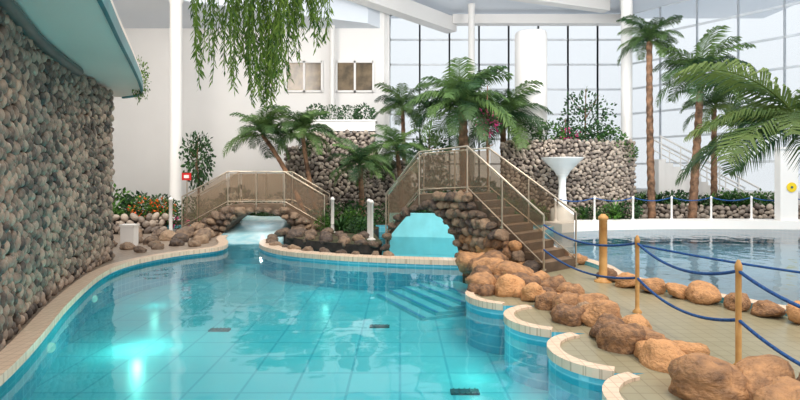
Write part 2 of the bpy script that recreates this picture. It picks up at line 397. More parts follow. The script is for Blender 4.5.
# ------------------------------------------------------------------ cobbles
import bmesh
def ico(sub):
    bm=bmesh.new(); bmesh.ops.create_icosphere(bm,subdivisions=sub,radius=1)
    v=[x.co.copy() for x in bm.verts]; f=[tuple(y.index for y in x.verts) for x in bm.faces]; bm.free(); return v,f
ICO2=ico(2); ICO3=ico(3)
def cobble_wall(name,path,z0,z1,sp,label,th=.35,off=.03,side=1,cap=True,top_fn=None,mt='cobblefar',depth=1.0):
    P=[Vector((p[0],p[1])) for p in path]
    b=MB(); n=len(P); cum=[0]
    for i in range(1,n): cum.append(cum[-1]+(P[i]-P[i-1]).length)
    L=cum[-1]
    def at(s):
        s=max(0,min(L-1e-5,s))
        for i in range(1,n):
            if s<=cum[i]:
                t=(s-cum[i-1])/(cum[i]-cum[i-1]); d=(P[i]-P[i-1]).normalized(); return P[i-1].lerp(P[i],t),Vector((d.y,-d.x))*side
    tf=top_fn or (lambda s:z1)
    K=max(8,int(L/.25)); vs=[]
    for i in range(K+1):
        p,nn=at(L*i/K); q=p-nn*th; zt=tf(L*i/K)-.05
        vs+=[(p.x,p.y,z0),(p.x,p.y,zt),(q.x,q.y,zt),(q.x,q.y,z0)]
    for i in range(K):
        o=i*4
        b.add(vs[o:o+8],[(0,1,5,4),(1,2,6,5),(2,3,7,6)],1)
    b.add(vs[:4],[(0,3,2,1)],1); b.add(vs[-4:],[(0,1,2,3)],1)
    placed=[]; grid={}
    cell=sp*1.2
    target=int(L*(z1-z0)/(sp*sp)*14)
    for it in range(target):
        rad=sp*(R.uniform(.50,.66) if it<target*.25 else (R.uniform(.36,.5) if it<target*.6 else R.uniform(.24,.34)))
        s=R.uniform(0,L); z=R.uniform(z0+rad*.5,z1)
        if z>tf(s)-rad*.15: continue
        gx,gz=int(s/cell),int(z/cell); ok=True
        for a in (-1,0,1):
            for c in (-1,0,1):
                for (s2,z2,r2) in grid.get((gx+a,gz+c),()):
                    if (s-s2)**2+(z-z2)**2 < ((rad+r2)*.80)**2: ok=False;break
                if not ok:break
            if not ok:break
        if not ok: continue
        grid.setdefault((gx,gz),[]).append((s,z,rad)); placed.append((s,z,rad))
    for (s,z,rad) in placed:
        p,nn=at(s)
        ra=R.uniform(-1.2,1.2)
        rot=Euler((R.uniform(-.4,.4),ra,R.uniform(-.4,.4))).to_matrix()
        tdir=Vector((-nn.y,nn.x))
        e=R.uniform(1.0,1.4)
        sx_,sy_,sz_=rad*e*1.03,rad*R.uniform(.7,1.0)*depth,rad*1.1/e
        vs=[]
        for v in ICO2[0]:
            q=rot@Vector((v.x*sx_,v.y*sy_,v.z*sz_))
            vs.append((p.x+nn.x*off+tdir.x*q.x+nn.x*q.y,p.y+nn.y*off+tdir.y*q.x+nn.y*q.y,z+q.z))
        b.add(vs,ICO2[1],0,True,R.random())
    c=P[n//2]; o=b.obj(name,[M[mt],M['mortar']],(c.x,c.y,z0)); top(o,label,'wall'); return o
lw=smooth([(-2.9,2.9),(-3.45,4.0),(-4.2,5.6),(-5.0,7.4),(-5.75,9.6),(-6.15,11.3)],5)
cobble_wall('cobblestone_wall',lw,.10,3.68,.132,'tall curved wall clad in rounded grey river cobbles',th=.5,side=1,mt='cobble',depth=.85)
cobble_wall('cobblestone_wall',[(-6.15,11.32),(-6.7,11.4)],.10,3.6,.14,'short cobble clad end of the tall wall',th=.5,side=1,mt='cobble')
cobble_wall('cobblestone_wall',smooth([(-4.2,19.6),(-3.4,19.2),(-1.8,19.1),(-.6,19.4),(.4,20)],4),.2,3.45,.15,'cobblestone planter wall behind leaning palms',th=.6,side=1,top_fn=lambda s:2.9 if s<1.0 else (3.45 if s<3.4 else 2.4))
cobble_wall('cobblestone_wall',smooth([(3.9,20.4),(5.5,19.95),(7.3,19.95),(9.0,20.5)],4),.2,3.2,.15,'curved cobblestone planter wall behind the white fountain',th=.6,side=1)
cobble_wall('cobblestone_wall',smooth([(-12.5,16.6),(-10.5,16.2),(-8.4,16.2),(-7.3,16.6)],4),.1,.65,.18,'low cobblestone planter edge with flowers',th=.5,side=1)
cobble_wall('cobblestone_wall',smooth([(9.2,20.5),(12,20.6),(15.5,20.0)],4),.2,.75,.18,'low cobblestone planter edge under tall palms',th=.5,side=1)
for (x0,x1,y,z,wd) in ((-3.4,-.9,19.6,3.5,.8),):
    b=MB(); b.box(((x0+x1)/2,y+.15,z+.18),(x1-x0,wd,.36)); b.box(((x0+x1)/2,y+.15,z+.38),(x1-x0+.1,wd+.1,.05)); top(b.obj('planter_box',[M['white']],((x0+x1)/2,y,z)),'long white planter box on the cobblestone wall','planter')

# mezzanine over left wall
outer_e=smooth([(-2.3,2.6),(-2.72,4.4),(-3.15,5.6),(-3.8,7.2),(-4.6,9.2),(-5.35,11.0),(-5.95,12.2),(-6.6,12.7)],4)
b=MB(); b.prism(outer_e+[(-9.5,12.7),(-9.5,2.6)],3.76,4.05,0,0)
struct(b.obj('ceiling.001',[M['soffit']]),'pale underside of the curved mezzanine')
strip('trim_15',outer_e,.05,3.72,3.92,[M['teal'],M['teal']],'teal edge band of the curved mezzanine','edge trim',kind=1)
b=MB(); pth=[(p[0]+.08,p[1],3.68) for p in lw[4:-6]]; b.tube(pth,.085,14); top(b.obj('overhead_pipe',[M['tealdark']],(pth[5][0],pth[5][1],3.68)),'dark teal pipe running under the mezzanine above the cobbles','pipe')

# ------------------------------------------------------------------ boulders
BM=[]
for kind,mt in (('b','rock'),('g','rockgray')):
    for i in range(6):
        vs=[]; off=Vector((R.uniform(-9,9),R.uniform(-9,9),R.uniform(-9,9)))
        for v in ICO3[0]:
            n1=noise.noise(v*.9+off); n2=noise.noise(v*2.2+off); n3=abs(noise.noise(v*1.5-off))
            k=1+.42*n1+.13*n2-.30*n3
            q=v*k
            q.z=max(q.z,-.6)
            vs.append(q)
        b=MB(); b.add(vs,ICO3[1],0,True); BM.append(b.mesh('boulder_'+kind,[M[mt]]))
def boulder(x,y,z,s,gray=False,lab='rounded tan boulder at the pool edge',grp='boulders along the pool',par=None,name='boulder',pl=None,flat=.8):
    me=BM[R.randrange(6)+(6 if gray else 0)]
    o=link(name,me,(x,y,z)); o.scale=(s*R.uniform(.95,1.3),s*R.uniform(.85,1.1),s*R.uniform(.85,1.15)*flat)
    o.rotation_euler=(R.uniform(-.3,.3),R.uniform(-.3,.3),R.uniform(0,6.28))
    if par is None: top(o,lab,'rock',grp)
    else: att2(o,par,pl)
    return o
for (x,y,s) in ((1.3,8.3,.22),(1.6,8.0,.22),(1.95,8.2,.22),(1.35,8.75,.24),(1.8,8.65,.26),(2.2,8.6,.2),(1.9,7.6,.2),(2.3,7.95,.2),(1.98,7.15,.17),
                (2.35,7.4,.22),(2.15,6.85,.19),(2.5,6.9,.18),(2.05,6.45,.18),(2.38,6.35,.23),(2.3,5.85,.2),(2.65,6.0,.16),(2.25,5.45,.19),(2.53,5.45,.2),(2.47,5.0,.18),
                (2.75,5.15,.14),(2.7,4.7,.14),(2.47,4.3,.29),(2.92,4.3,.24),(3.25,4.1,.2),(2.8,3.8,.24),(1.55,9.25,.28),(1.6,9.75,.28),(1.4,10.2,.26)):
    boulder(x,y,.12+s*.38,s*1.1)
for (x,y,s) in ((1.6,8.4,.15),(1.75,7.85,.12),(2.1,7.8,.14),(2.15,7.3,.13),(2.3,6.62,.14),(2.5,6.1,.12),(2.4,5.65,.12),(2.4,5.2,.11),(2.58,4.85,.12),(2.2,8.2,.13),(1.5,8.6,.14),(2.45,6.6,.11),(2.72,4.4,.16),(3.1,4.45,.11),(1.15,8.1,.13),(1.3,7.95,.12)):
    boulder(x,y,.12+s*.4,s*1.1,gray=R.random()<.3,lab='small brown stone wedged between boulders',grp='small stones along the pool')
for (x,y,s) in ((3.5,9.0,.18),(3.62,8.5,.2),(3.85,8.1,.2),(4.05,7.75,.18),(4.25,7.45,.2),(4.5,7.1,.2),(4.65,6.75,.17),(4.85,6.4,.21),(5.1,6.0,.2),(5.3,5.5,.22),(5.5,5.0,.2),(3.6,10.7,.17),(3.4,11.3,.18)):
    boulder(x,y,.12+s*.4,s,lab='rounded tan boulder between walkway and round pool',grp='boulders along the round pool')
for i in range(0,len(ring)-12,2):
    p=ring[i]; s=R.uniform(.11,.165)
    boulder(p[0]+R.uniform(.0,.1),p[1]+.25,.11+s*.2,s,gray=True,lab='grey boulder on the curved dividing wall',grp='boulders on the dividing wall')
for (x,y,s) in ((-2.9,14.7,.22),(-2.4,14.1,.19),(-1.9,13.7,.17),(-1.4,13.4,.17),(-.95,13.2,.17),(-3.4,15.5,.22),(-1.1,13.8,.18),(-2.0,14.4,.2),(-3.0,15.6,.24),(-.65,13.0,.15),
                (-1.5,14.2,.19),(-2.5,15.0,.2),(-1.0,14.6,.18),(-1.7,15.0,.18),(-2.1,15.4,.2)):
    boulder(x,y,.18+s*.2,s,gray=True,lab='grey boulder at the planted island edge',grp='boulders of the island')
for (x,y,s) in ((-5.25,14.1,.2),(-5.45,14.7,.25),(-5.9,14.4,.24),(-6.4,14.8,.26),(-5.6,15.3,.28),(-6.2,15.4,.26),(-6.9,15.3,.24),(-5.2,13.5,.16),(-5.7,13.6,.18),(-6.5,13.9,.18),(-7.3,14.6,.22),(-6.6,12.9,.16),(-7.4,13.4,.2),(-8.2,14.2,.22),(-8.6,15.1,.24),(-7.8,15.6,.24),
                (-5.9,13.0,.15),(-6.2,13.5,.17),(-7.0,14.1,.18),(-6.05,12.4,.14)):
    boulder(x,y,.1+s*.3,s,gray=True,lab='grey brown boulder on the deck by the small bridge',grp='boulders by the small bridge')

# ------------------------------------------------------------------ bridges
def bridge(nodes,arch,label,stairs,stone=.17,base=FZ,graylow=False):
    NP=[Vector(n[0]) for n in nodes]; FP=[Vector(n[1]) for n in nodes]; Z=[n[2] for n in nodes]
    cum=[0]
    for i in range(1,len(NP)): cum.append(cum[-1]+(NP[i]-NP[i-1]).length)
    L=cum[-1]
    def at(s):
        s=max(0,min(L,s))
        for i in range(1,len(NP)):
            if s<=cum[i]+1e-6:
                t=(s-cum[i-1])/(cum[i]-cum[i-1]); return NP[i-1].lerp(NP[i],t),FP[i-1].lerp(FP[i],t),Z[i-1]+(Z[i]-Z[i-1])*t,i-1
    s0,s1,za=arch; c=(s0+s1)/2; r=(s1-s0)/2
    def bot(s):
        if s0<s<s1: return za*math.sqrt(max(0,1-((s-c)/r)**2))-.02
        return base
    K=90; b=MB(); S=[L*i/K for i in range(K+1)]+[s0+.001,s1-.001,s0-.001,s1+.001]+[s0+.01,s0+.03,s1-.01,s1-.03]; S=sorted(x for x in S if 0<=x<=L)
    vs=[]
    for s in S:
        p,q,z,_=at(s); bt=bot(s); zt=z-.12
        if bt>zt-.1: zt=bt+.1
        vs+=[(p.x,p.y,bt),(p.x,p.y,zt),(q.x,q.y,zt),(q.x,q.y,bt)]
    for i in range(len(S)-1):
        o=i*4; b.add(vs[o:o+8],[(0,1,5,4),(1,2,6,5),(2,3,7,6),(3,0,4,7)],0)
    b.add(vs[:4],[(0,3,2,1)]); b.add(vs[-4:],[(0,1,2,3)])
    mp,mq,_,_=at(L/2); loc=((mp.x+mq.x)/2,(mp.y+mq.y)/2,0)
    E=top(link('footbridge',None,loc),label,'bridge')
    att2(b.obj('bridge_body',[M['bridgebody']],loc),E,loc)
    for i in range(len(NP)-1):
        if i in stairs:
            ns=max(3,int(abs(Z[i+1]-Z[i])/.165)+1)
            for k in range(ns):
                t0=k/ns;t1=(k+1)/ns
                a=NP[i].lerp(NP[i+1],t0);a2=NP[i].lerp(NP[i+1],t1);f=FP[i].lerp(FP[i+1],t0);f2=FP[i].lerp(FP[i+1],t1)
                z0=Z[i]+(Z[i+1]-Z[i])*t0; z1=Z[i]+(Z[i+1]-Z[i])*t1
                zt=max(z0,z1)-.02
                sb=MB(); sb.prism([tuple(a),tuple(a2),tuple(f2),tuple(f)],zt-.2,zt,0,1)
                att2(sb.obj('step',[M['step'],M['riser']],(a.x,a.y,zt-.2)),E,loc)
        else:
            sb=MB(); vs=[(NP[i].x,NP[i].y,Z[i]),(NP[i+1].x,NP[i+1].y,Z[i+1]),(FP[i+1].x,FP[i+1].y,Z[i+1]),(FP[i].x,FP[i].y,Z[i])]
            vs2=[(v[0],v[1],v[2]-.12) for v in vs]
            sb.add(vs+vs2,[(0,1,2,3),(7,6,5,4),(0,4,5,1),(1,5,6,2),(2,6,7,3),(3,7,4,0)])
            att2(sb.obj('walkway',[M['step']],vs[0]),E,loc)
    cnt=0; row=0; z=.0
    while z<max(Z):
        s=(stone*.8 if row%2 else 0)
        while s<=L:
            p,q,zz,i=at(s); bt=bot(s)
            okz = z>bt+stone*1.1 if bt>base else True
            near_arch = abs(s-c)<r+stone*.9 and z< za*math.sqrt(max(0,1-((s-c)/(r+stone*.9))**2))+stone*.6
            if okz and not near_arch and z<zz-.07 and cnt<86:
                nn=(p-q).normalized()
                boulder(p.x+nn.x*.04,p.y+nn.y*.04,z,stone*R.uniform(.85,1.25),gray=(z>.7 or graylow or R.random()<.3),par=E,name='cladding_stone',pl=loc,flat=.9); cnt+=1
            s+=stone*1.55
        z+=stone*1.25; row+=1
    na=13
    for k in range(na):
        a=math.pi*(k+.5)/na; s=c+(r+stone*.45)*math.cos(a); z=(za+stone*.4)*math.sin(a)
        p,q,zz,i=at(s); nn=(p-q).normalized()
        boulder(p.x+nn.x*.05,p.y+nn.y*.05,max(z,.02),stone*.82,gray=True,par=E,name='arch_stone',pl=loc,flat=.9)
    for sidei,PP in ((0,NP),(1,FP)):
        b=MB(); b.tube([(p.x,p.y,z+1.0) for p,z in zip(PP,Z)],.021,10)
        b.tube([(p.x,p.y,z+.12) for p,z in zip(PP,Z)],.012,8)
        gl=(PP[1].x,PP[1].y,Z[1]); G=b.obj('guardrail',[M['steel']],gl); att2(G,E,loc)
        G['label']='steel handrail with smoked glass infill'
        for i in range(len(PP)):
            segs=[(PP[i],Z[i])]
            if i<len(PP)-1 and (PP[i+1]-PP[i]).length>1.5: segs.append((PP[i].lerp(PP[i+1],.5),(Z[i]+Z[i+1])/2))
            for (p,z) in segs:
                b=MB(); b.tube([(p.x,p.y,z-.25),(p.x,p.y,z+1.0)],.018,10); b.tube([(p.x,p.y,z-.0),(p.x,p.y,z+.03)],.045,10)
                att2(b.obj('post',[M['steel']],(p.x,p.y,z)),G,gl)
            if i<len(PP)-1:
                a,za_,c_,zc=PP[i],Z[i],PP[i+1],Z[i+1]
                dd=(c_-a); u=dd.normalized()*.05; a2=a+u;c2=c_-u; nn=Vector((-u.y,u.x)).normalized()*.005
                q=[(a2-nn,za_),(c2-nn,zc),(a2+nn,za_),(c2+nn,zc)]
                vs=[(v.x,v.y,z+.06) for v,z in q]+[(v.x,v.y,z+.95) for v,z in q]
                b=MB(); b.add(vs,[(0,1,5,4),(3,2,6,7),(4,5,7,6),(0,2,3,1),(0,4,6,2),(1,3,7,5)])
                att2(b.obj('glass_panel',[M['smoke']],(a2.x,a2.y,za_)),G,gl)
    return E
bridge([((-.34,12.95),(-.3,13.9),.42),((.45,12.5),(.6,13.5),1.44),((1.45,11.5),(2.05,12.3),1.52),((2.6,9.65),(3.4,10.3),.17)],
       (.02,2.1,1.10),'arched rock-clad footbridge with stairs, steel rails and smoked glass',{2},stone=.14)
bridge([((-6.5,15.9),(-6.5,17.1),.25),((-5.1,15.8),(-5.1,17.0),1.0),((-3.45,15.9),(-3.45,17.1),1.0),((-2.3,16.2),(-2.3,17.4),.28)],
       (1.25,3.4,.82),'low arched rock-clad footbridge with smoked glass railing',set(),stone=.135,graylow=True)
b=MB(); vs=[];K=8
for i in range(K+1):
    t=i/K; y=17.85-3.2*t; z=.50*(1-t)**1.3+.015; hw=.92; cx=-4.35+.1*t
    for j in range(7):
        u=j/6*2-1; vs.append((cx+u*hw,y,z+.05*u*u))
    vs.append((cx+hw,y,FZ)); vs.append((cx-hw,y,FZ))
W_=9
fs=[(i*W_+j,i*W_+(j+1)%W_,(i+1)*W_+(j+1)%W_,(i+1)*W_+j) for i in range(K) for j in range(W_)]
b.add(vs,fs,0,True); b.add(vs[-W_:],[tuple(range(W_))],0); top(b.obj('water_chute',[mat('chute_white',srgb(160,214,228),srgb(200,232,240),.2,scale=3)],(-4.3,16,.02)),'pale smooth water chute flowing under the small bridge','chute')
light('under_bridge_fill','POINT',(-4.3,16.5,.66),5,(.8,.95,1),.03)  # added point light brightening the chute under the small bridge, no fixture there
light('under_bridge_fill','POINT',(1.3,14.9,.55),10,(.75,.95,1),.03)  # added fill to lighten the inside of the rock arch

# ------------------------------------------------------------------ ropes and posts
def post(x,y,z,h,r,mt,label,grp):
    b=MB(); b.lathe((x,y,z),[(r*2.2,0),(r*2.2,.02),(r*1.1,.05),(r,.08),(r,h-.1),(r*1.25,h-.09),(r*1.25,h-.05),(r*.9,h-.03),(r*.5,h)],18)
    return top(b.obj('rope_post',[M[mt]],(x,y,z)),label,'post',grp)
WP=[(3.07,6.9),(3.11,4.9),(3.15,2.9)]
for p in WP: post(p[0],p[1],.12,1.0,.026,'wood','slim varnished wooden rope barrier post','wooden rope posts')
post(3.39,8.9,.12,1.13,.065,'wood','thick light wooden bollard post by the stairs',None)
def rope(a,c,sag,r,label,mt='rope',grp='blue barrier ropes'):
    a=Vector(a);c=Vector(c);pts=[]
    for i in range(17):
        t=i/16;p=a.lerp(c,t);p.z-=sag*4*t*(1-t);pts.append(p)
    b=MB();b.tube(pts,r,8); top(b.obj('barrier_rope',[M[mt]],tuple(a)),label,'rope',grp)
ch=[(2.6,9.65,1.0),(3.07,6.9,1.02),(3.11,4.9,1.02),(3.15,2.9,1.02)]
for i in range(3):
    a,c=ch[i],ch[i+1]
    rope(a,c,.16,.016,'braided blue rope sagging between barrier posts')
    rope((a[0],a[1],a[2]-.45),(c[0],c[1],c[2]-.45),.16,.016,'braided blue rope sagging between barrier posts')
rope((3.07,6.9,1.0),(6.4,3.8,.9),.12,.014,'braided blue rope crossing above the boulders')
post(6.4,3.8,.12,1.0,.028,'wood','slim varnished wooden rope barrier post','wooden rope posts')
fp=[]
for i in range(8):
    x=5.4+1.45*i; y=18.45+ .75*math.sin(min(1,(x-5)/6)*1.5); fp.append((x,y)); post(x,y,.3,.85,.035,'white','short white rope post on the far pool edge','white rope posts')
for i in range(7):
    rope((fp[i][0],fp[i][1],1.1),(fp[i+1][0],fp[i+1][1],1.1),.12,.018,'blue rope along the far pool edge',grp='far blue ropes')
for (x,y) in ((-6.75,15.7),(-2.0,15.8),(-.85,14.6),(-.75,14.0)):
    post(x,y,.2,1.05,.05,'white','pale rounded post beside the footbridge','footbridge posts')

# ------------------------------------------------------------------ plants
def frond_mesh(a0,a1,mt,n=34,wl=.32,seed=0,lw_=1.0):
    rr=random.Random(seed); b=MB(); pts=[];p=Vector((0,0,0));K=20;tang=[]
    for i in range(K+1):
        t=i/K; th=math.radians(a0+(a1-a0)*t**1.15); d=Vector((math.cos(th),0,math.sin(th))); pts.append(p.copy()); tang.append(d); p=p+d/K
    b.tube(pts,[.014*(1-.85*i/K)*lw_ for i in range(K+1)],5,0,.5)
    for i in range(n):
        t=.10+.89*i/(n-1); k=t*K; k0=int(min(K-1,k)); P=pts[k0].lerp(pts[k0+1],k-k0); T=tang[k0]
        up=Vector((-T.z,0,T.x))
        ln=wl*(math.sin(math.pi*min(1,.12+.86*t))**.6+.08)*rr.uniform(.85,1.1)
        for sd in (-1,1):
            side=Vector((0,sd,0))
            d=(side*.80+T*.58+up*rr.uniform(-.1,.3)).normalized(); d2=(side*.6+T*.6+Vector((0,0,-.65))).normalized()
            m=P+d*ln*.5; e=m+d2*ln*.55; wv=T*(.013+.006*rr.random())*lw_
            b.add([P-wv*.6,P+wv*.6,m+wv,m-wv,e],[(0,1,2,3),(3,2,4)],0,False,rr.random())
    return b.mesh('frond',[mt])
FR={}
for key,mt in (('d',M['frond']),('y',M['frondY'])):
    q=.85 if key=='d' else .75; nn_=36 if key=='d' else 46
    FR[key]=[frond_mesh(72,-10,mt,nn_,seed=1,lw_=q),frond_mesh(50,-45,mt,nn_,seed=2,lw_=q),frond_mesh(28,-62,mt,nn_,seed=3,lw_=q),frond_mesh(5,-78,mt,nn_,seed=4,lw_=q)]
FR['n']=[frond_mesh(56,-22,M['frondY'],48,seed=11,lw_=.7),frond_mesh(34,-40,M['frondY'],48,seed=12,lw_=.7),frond_mesh(18,-48,M['frondY'],48,seed=13,lw_=.7),frond_mesh(2,-58,M['frondY'],48,seed=14,lw_=.7)]
def palm(label,base,crown,tr,fl,nf,key='d',bend=.3,mtl=None):
    base=Vector(base);crown=Vector(crown)
    E=top(link('palm_tree',None,base),label,'palm tree')
    ctrl=base.lerp(crown,.5)+Vector(((base.x-crown.x)*bend,0,0))
    path=[];rad=[];K=34
    for i in range(K+1):
        t=i/K; path.append(base*(1-t)**2+ctrl*2*t*(1-t)+crown*t*t); rad.append(tr*(1.25-.35*t)*(1.12 if i%2 else .94))
    b=MB();b.tube(path,rad,12); att2(b.obj('trunk',[M['trunk']],base),E,base)
    for i in range(nf):
        t=i/nf; me=FR[key][min(3,int(t*4))]
        o=link('frond',me,(crown.x,crown.y,crown.z-.05+.1*(1-t))); s=fl*R.uniform(.82,1.1); o.scale=(s,s,s)
        o.rotation_euler=(R.uniform(-.2,.2),R.uniform(-.2,.2),i*2.399+R.uniform(-.3,.3)); att2(o,E,base)
    return E
palm('leaning palm with curved slim trunk beside the small bridge',(-2.95,17.0,.2),(-4.5,17.5,3.2),.07,1.4,22,bend=.25)
palm('slender upright palm before the cobblestone wall',(-2.6,17.3,.2),(-3.2,17.5,3.3),.07,1.35,22,bend=-.2)
palm('bushy low palm on the planted island',(-1.2,17.2,.2),(-1.3,17.2,2.2),.08,1.25,20)
palm('small palm beside the arched bridge',(.1,18.4,.22),(-.1,18.2,2.7),.08,1.3,20)
palm('small palm above the cobblestone wall',(.2,21.5,.22),(.1,21.3,4.6),.08,1.4,20)
palm('large full palm behind the arched bridge',(2.3,18.7,.22),(2.15,18.5,4.25),.16,2.15,34)
palm('wide palm beside the white tower',(4.2,21.5,.22),(4.1,21.3,4.1),.12,2.2,26)
palm('tall palm with bare trunk before the glazing',(9.5,20.1,.22),(9.35,20.0,6.9),.11,1.4,24,bend=-.4)
palm('palm with arching fronds near the glazing',(10.9,19.9,.22),(10.9,19.3,5.5),.12,1.9,22)
palm('small palm behind tall palms',(12.6,21.4,.22),(12.6,21.4,4.6),.1,1.5,16,'y')
palm('large near palm with long light green drooping fronds',(9.6,9.6,.5),(7.7,10.2,2.8),.12,2.45,24,'n',bend=.1)
b=MB(); b.lathe((9.6,9.6,FZ),[(1.1,0),(1.1,.85),(.95,.9),(.95,1.08)],30); top(b.obj('round_planter',[M['mortar']],(9.6,9.6,FZ)),'round stone planter holding the large near palm','planter')

def leafcloud(seed,n,ls,mt,shell=.35,flower=None,el=1.8):
    rr=random.Random(seed); b=MB()
    for i in range(n):
        v=Vector((rr.gauss(0,1),rr.gauss(0,1),rr.gauss(0,1))).normalized()
        rad=(shell+(1-shell)*rr.random()**.5)*(1+.25*noise.noise(v*2+Vector((seed,0,0))))
        p=v*rad
        d=(v+Vector((rr.uniform(-.8,.8),rr.uniform(-.8,.8),rr.uniform(-.9,.5)))).normalized()
        u=d.cross(Vector((rr.uniform(-1,1),rr.uniform(-1,1),rr.uniform(-1,1)))).normalized()
        l=ls*rr.uniform(.7,1.3)
        fl=1 if (flower and rr.random()<flower) else 0
        b.add([p,p+d*l*.5*el+u*l*.5,p+d*l*el,p+d*l*.5*el-u*l*.5],[(0,1,2,3)],fl,False,rr.random())
    return b
def spiky(seed,n,mt):
    rr=random.Random(seed); b=MB()
    for i in range(n):
        az=rr.uniform(0,6.28); el=rr.uniform(.35,1.45); L=rr.uniform(.7,1.1)
        h=Vector((math.cos(az),math.sin(az),0)); sd=Vector((-h.y,h.x,0))*.035
        pts=[];p=Vector((0,0,0));e=el
        for k in range(5):
            pts.append(p.copy()); p=p+(h*math.cos(e)+Vector((0,0,1))*math.sin(e))*L/4; e-=rr.uniform(.18,.45)
        vs=[]
        for k,q in enumerate(pts):
            w_=[.6,1,1,.7,.08][k]; vs+=[q-sd*w_,q+sd*w_]
        b.add(vs,[(k*2,k*2+1,k*2+3,k*2+2) for k in range(4)],0,False,rr.random())
    return b
SH=[leafcloud(1,520,.13,0).mesh('shrub',[M['leaf']]),leafcloud(2,520,.12,0).mesh('shrub',[M['leafD']]),leafcloud(3,420,.17,0).mesh('shrub',[M['leafD']]),
    leafcloud(4,480,.13,0,flower=.22).mesh('flowering_shrub',[M['leaf'],M['flower']]),leafcloud(5,480,.13,0,flower=.3).mesh('flowering_shrub',[M['leafD'],M['pink']])]
SP=[spiky(7,46,0).mesh('spiky_plant',[M['leaf']]),spiky(8,46,0).mesh('spiky_plant',[M['leafD']])]
def shrub(x,y,z,s,k,sz=1.0,label=None):
    nm=['leafy_shrub','leafy_shrub','leafy_shrub','flowering_shrub','flowering_shrub'][k]
    o=link(nm,SH[k],(x,y,z+s*sz*.75)); o.scale=(s*R.uniform(.9,1.15),s,s*sz); o.rotation_euler=(0,0,R.uniform(0,6.28))
    top(o,label or ['bright green leafy shrub','dark green leafy shrub','broad-leaved dark shrub','green shrub dotted with red flowers','dark shrub with pink flowers'][k]+' in the planting bed','shrub','planting bed shrubs')
def spike(x,y,z,s,k):
    o=link('spiky_plant',SP[k],(x,y,z)); o.scale=(s,s,s); o.rotation_euler=(0,0,R.uniform(0,6.28))
    top(o,'green plant with arching strap leaves in the planting bed','plant','strap-leaved plants')
for (x,y,s,k) in ((-11.3,17.0,.5,2),(-10.2,16.9,.55,1),(-9.3,16.8,.5,0),(-8.0,16.7,.4,3),(-7.5,16.9,.38,3),(-10.8,18.0,.6,1),(-9.0,18.4,.6,2),(-7.2,18.6,.55,1),(-6.2,18.7,.5,0),(-5.2,18.8,.5,2),(-11.8,19,.7,2),(-6.9,16.8,.25,4),
                (-10.0,18.6,.7,0),(-8.2,18.0,.6,1),(-6.0,19.8,.7,2)):
    shrub(x,y,.2+(.3 if k==3 else 0),s,k)
for (x,y,s,k) in ((-9.9,16.6,.9,0),(-8.8,17.6,1.0,1),(-6.9,18.2,.9,0),(-11.0,16.5,.9,0),(-9.4,17.4,1.1,0),(-7.9,17.8,1.1,1)): spike(x,y,.3,s,k)
for (x,y,s,k) in ((-3.0,16.9,.28,1),(-1.2,15.6,.28,2),(-2.6,16.8,.35,2),(-1.5,16.6,.36,0),(-2.0,17.3,.45,1),(-1.3,17.3,.5,2),(-2.3,16.1,.26,0)):
    shrub(x,y,.2,s,k)
for (x,y,s,k) in ((-1.2,16.3,.7,0),(-1.8,16.1,.8,1),(-2.2,16.8,.8,0)): spike(x,y,.2,s,k)
for (x,y,s,k) in ((-4.6,20.4,.6,1),(-.4,18.5,.45,1),(.9,18.7,.6,2),(1.5,19.2,.8,1),(2.8,19.3,.85,2),(3.5,19.0,.65,0),(1.2,20.5,.9,1),(2.7,18.5,.5,0),(4.3,18.7,.45,1),(2.9,20.8,.9,2),(1.5,21.5,1.1,1),(5.0,19.2,.35,0),(6.9,19.25,.32,1),(7.6,19.4,.36,0),(8.4,19.7,.4,2),(6.4,19.3,.3,0),(4.4,19.4,.5,2)):
    shrub(x,y,.2,s,k)
for (x,y,s,k) in ((4.6,19.2,.9,0),(6.7,19.3,.8,1),(7.9,19.6,.9,0),(1.9,18.6,.9,1),(3.2,18.6,.9,0),(.6,18.4,.8,1)): spike(x,y,.3,s,k)
for x in (-3.1,-2.5,-1.9,-1.3): shrub(x,19.75,3.8,.36,R.choice([1,2]),1.1,'leafy plant growing in the white planter box')
for (x,z,s,k) in ((4.8,3.1,.5,1),(5.7,3.1,.55,0),(6.5,3.0,.5,4),(7.4,3.0,.55,1),(8.1,2.95,.5,0),(8.75,2.6,.35,0)): shrub(x,20.5,z-.1,s,k,1.0,'leafy shrub spilling over the cobblestone wall')
for i in range(12):
    x=9.3+i*.52; shrub(x,R.uniform(21.1,21.4),.35,R.uniform(.4,.55),R.choice([0,1,2,0]))
for i in range(8): spike(9.4+i*.7,20.9,.7,R.uniform(.6,.9),i%2)
def tree(label,base,h,cw,chh,mt,n,ls,seed,flower=None,nm='ficus_tree'):
    base=Vector(base);E=top(link(nm,None,base),label,'tree'); rr=random.Random(seed)
    b=MB(); topc=base+Vector((0,0,h))
    b.tube([base,base+Vector((.03,0,h*.35)),base+Vector((-.03,0,h*.7)),topc],[.05,.045,.035,.015],8)
    for i in range(9):
        t=rr.uniform(.4,.85); p=base+Vector((0,0,h*t)); a=rr.uniform(0,6.28)
        q=p+Vector((math.cos(a)*cw*.6,math.sin(a)*cw*.6,rr.uniform(.2,.6)*chh)); b.tube([p,p.lerp(q,.5)+Vector((0,0,-.03)),q],[.025,.016,.006],6)
    att2(b.obj('trunk',[M['trunk']],base),E,base)
    f=leafcloud(seed,n,ls,0,shell=.15,flower=flower); f.v=[(base.x+v[0]*cw,base.y+v[1]*cw,base.z+h*.72+v[2]*chh) for v in f.v]
    att2(f.obj('foliage',[M[mt],M['pink']],base),E,base)
tree('small ficus tree beside a white column',(-7.2,19,.2),3.1,.55,1.0,'leafD',800,.11,31)
tree('airy tree before the tall glazing',(7.6,21.8,.2),5.2,1.1,1.45,'leafD',900,.07,32)
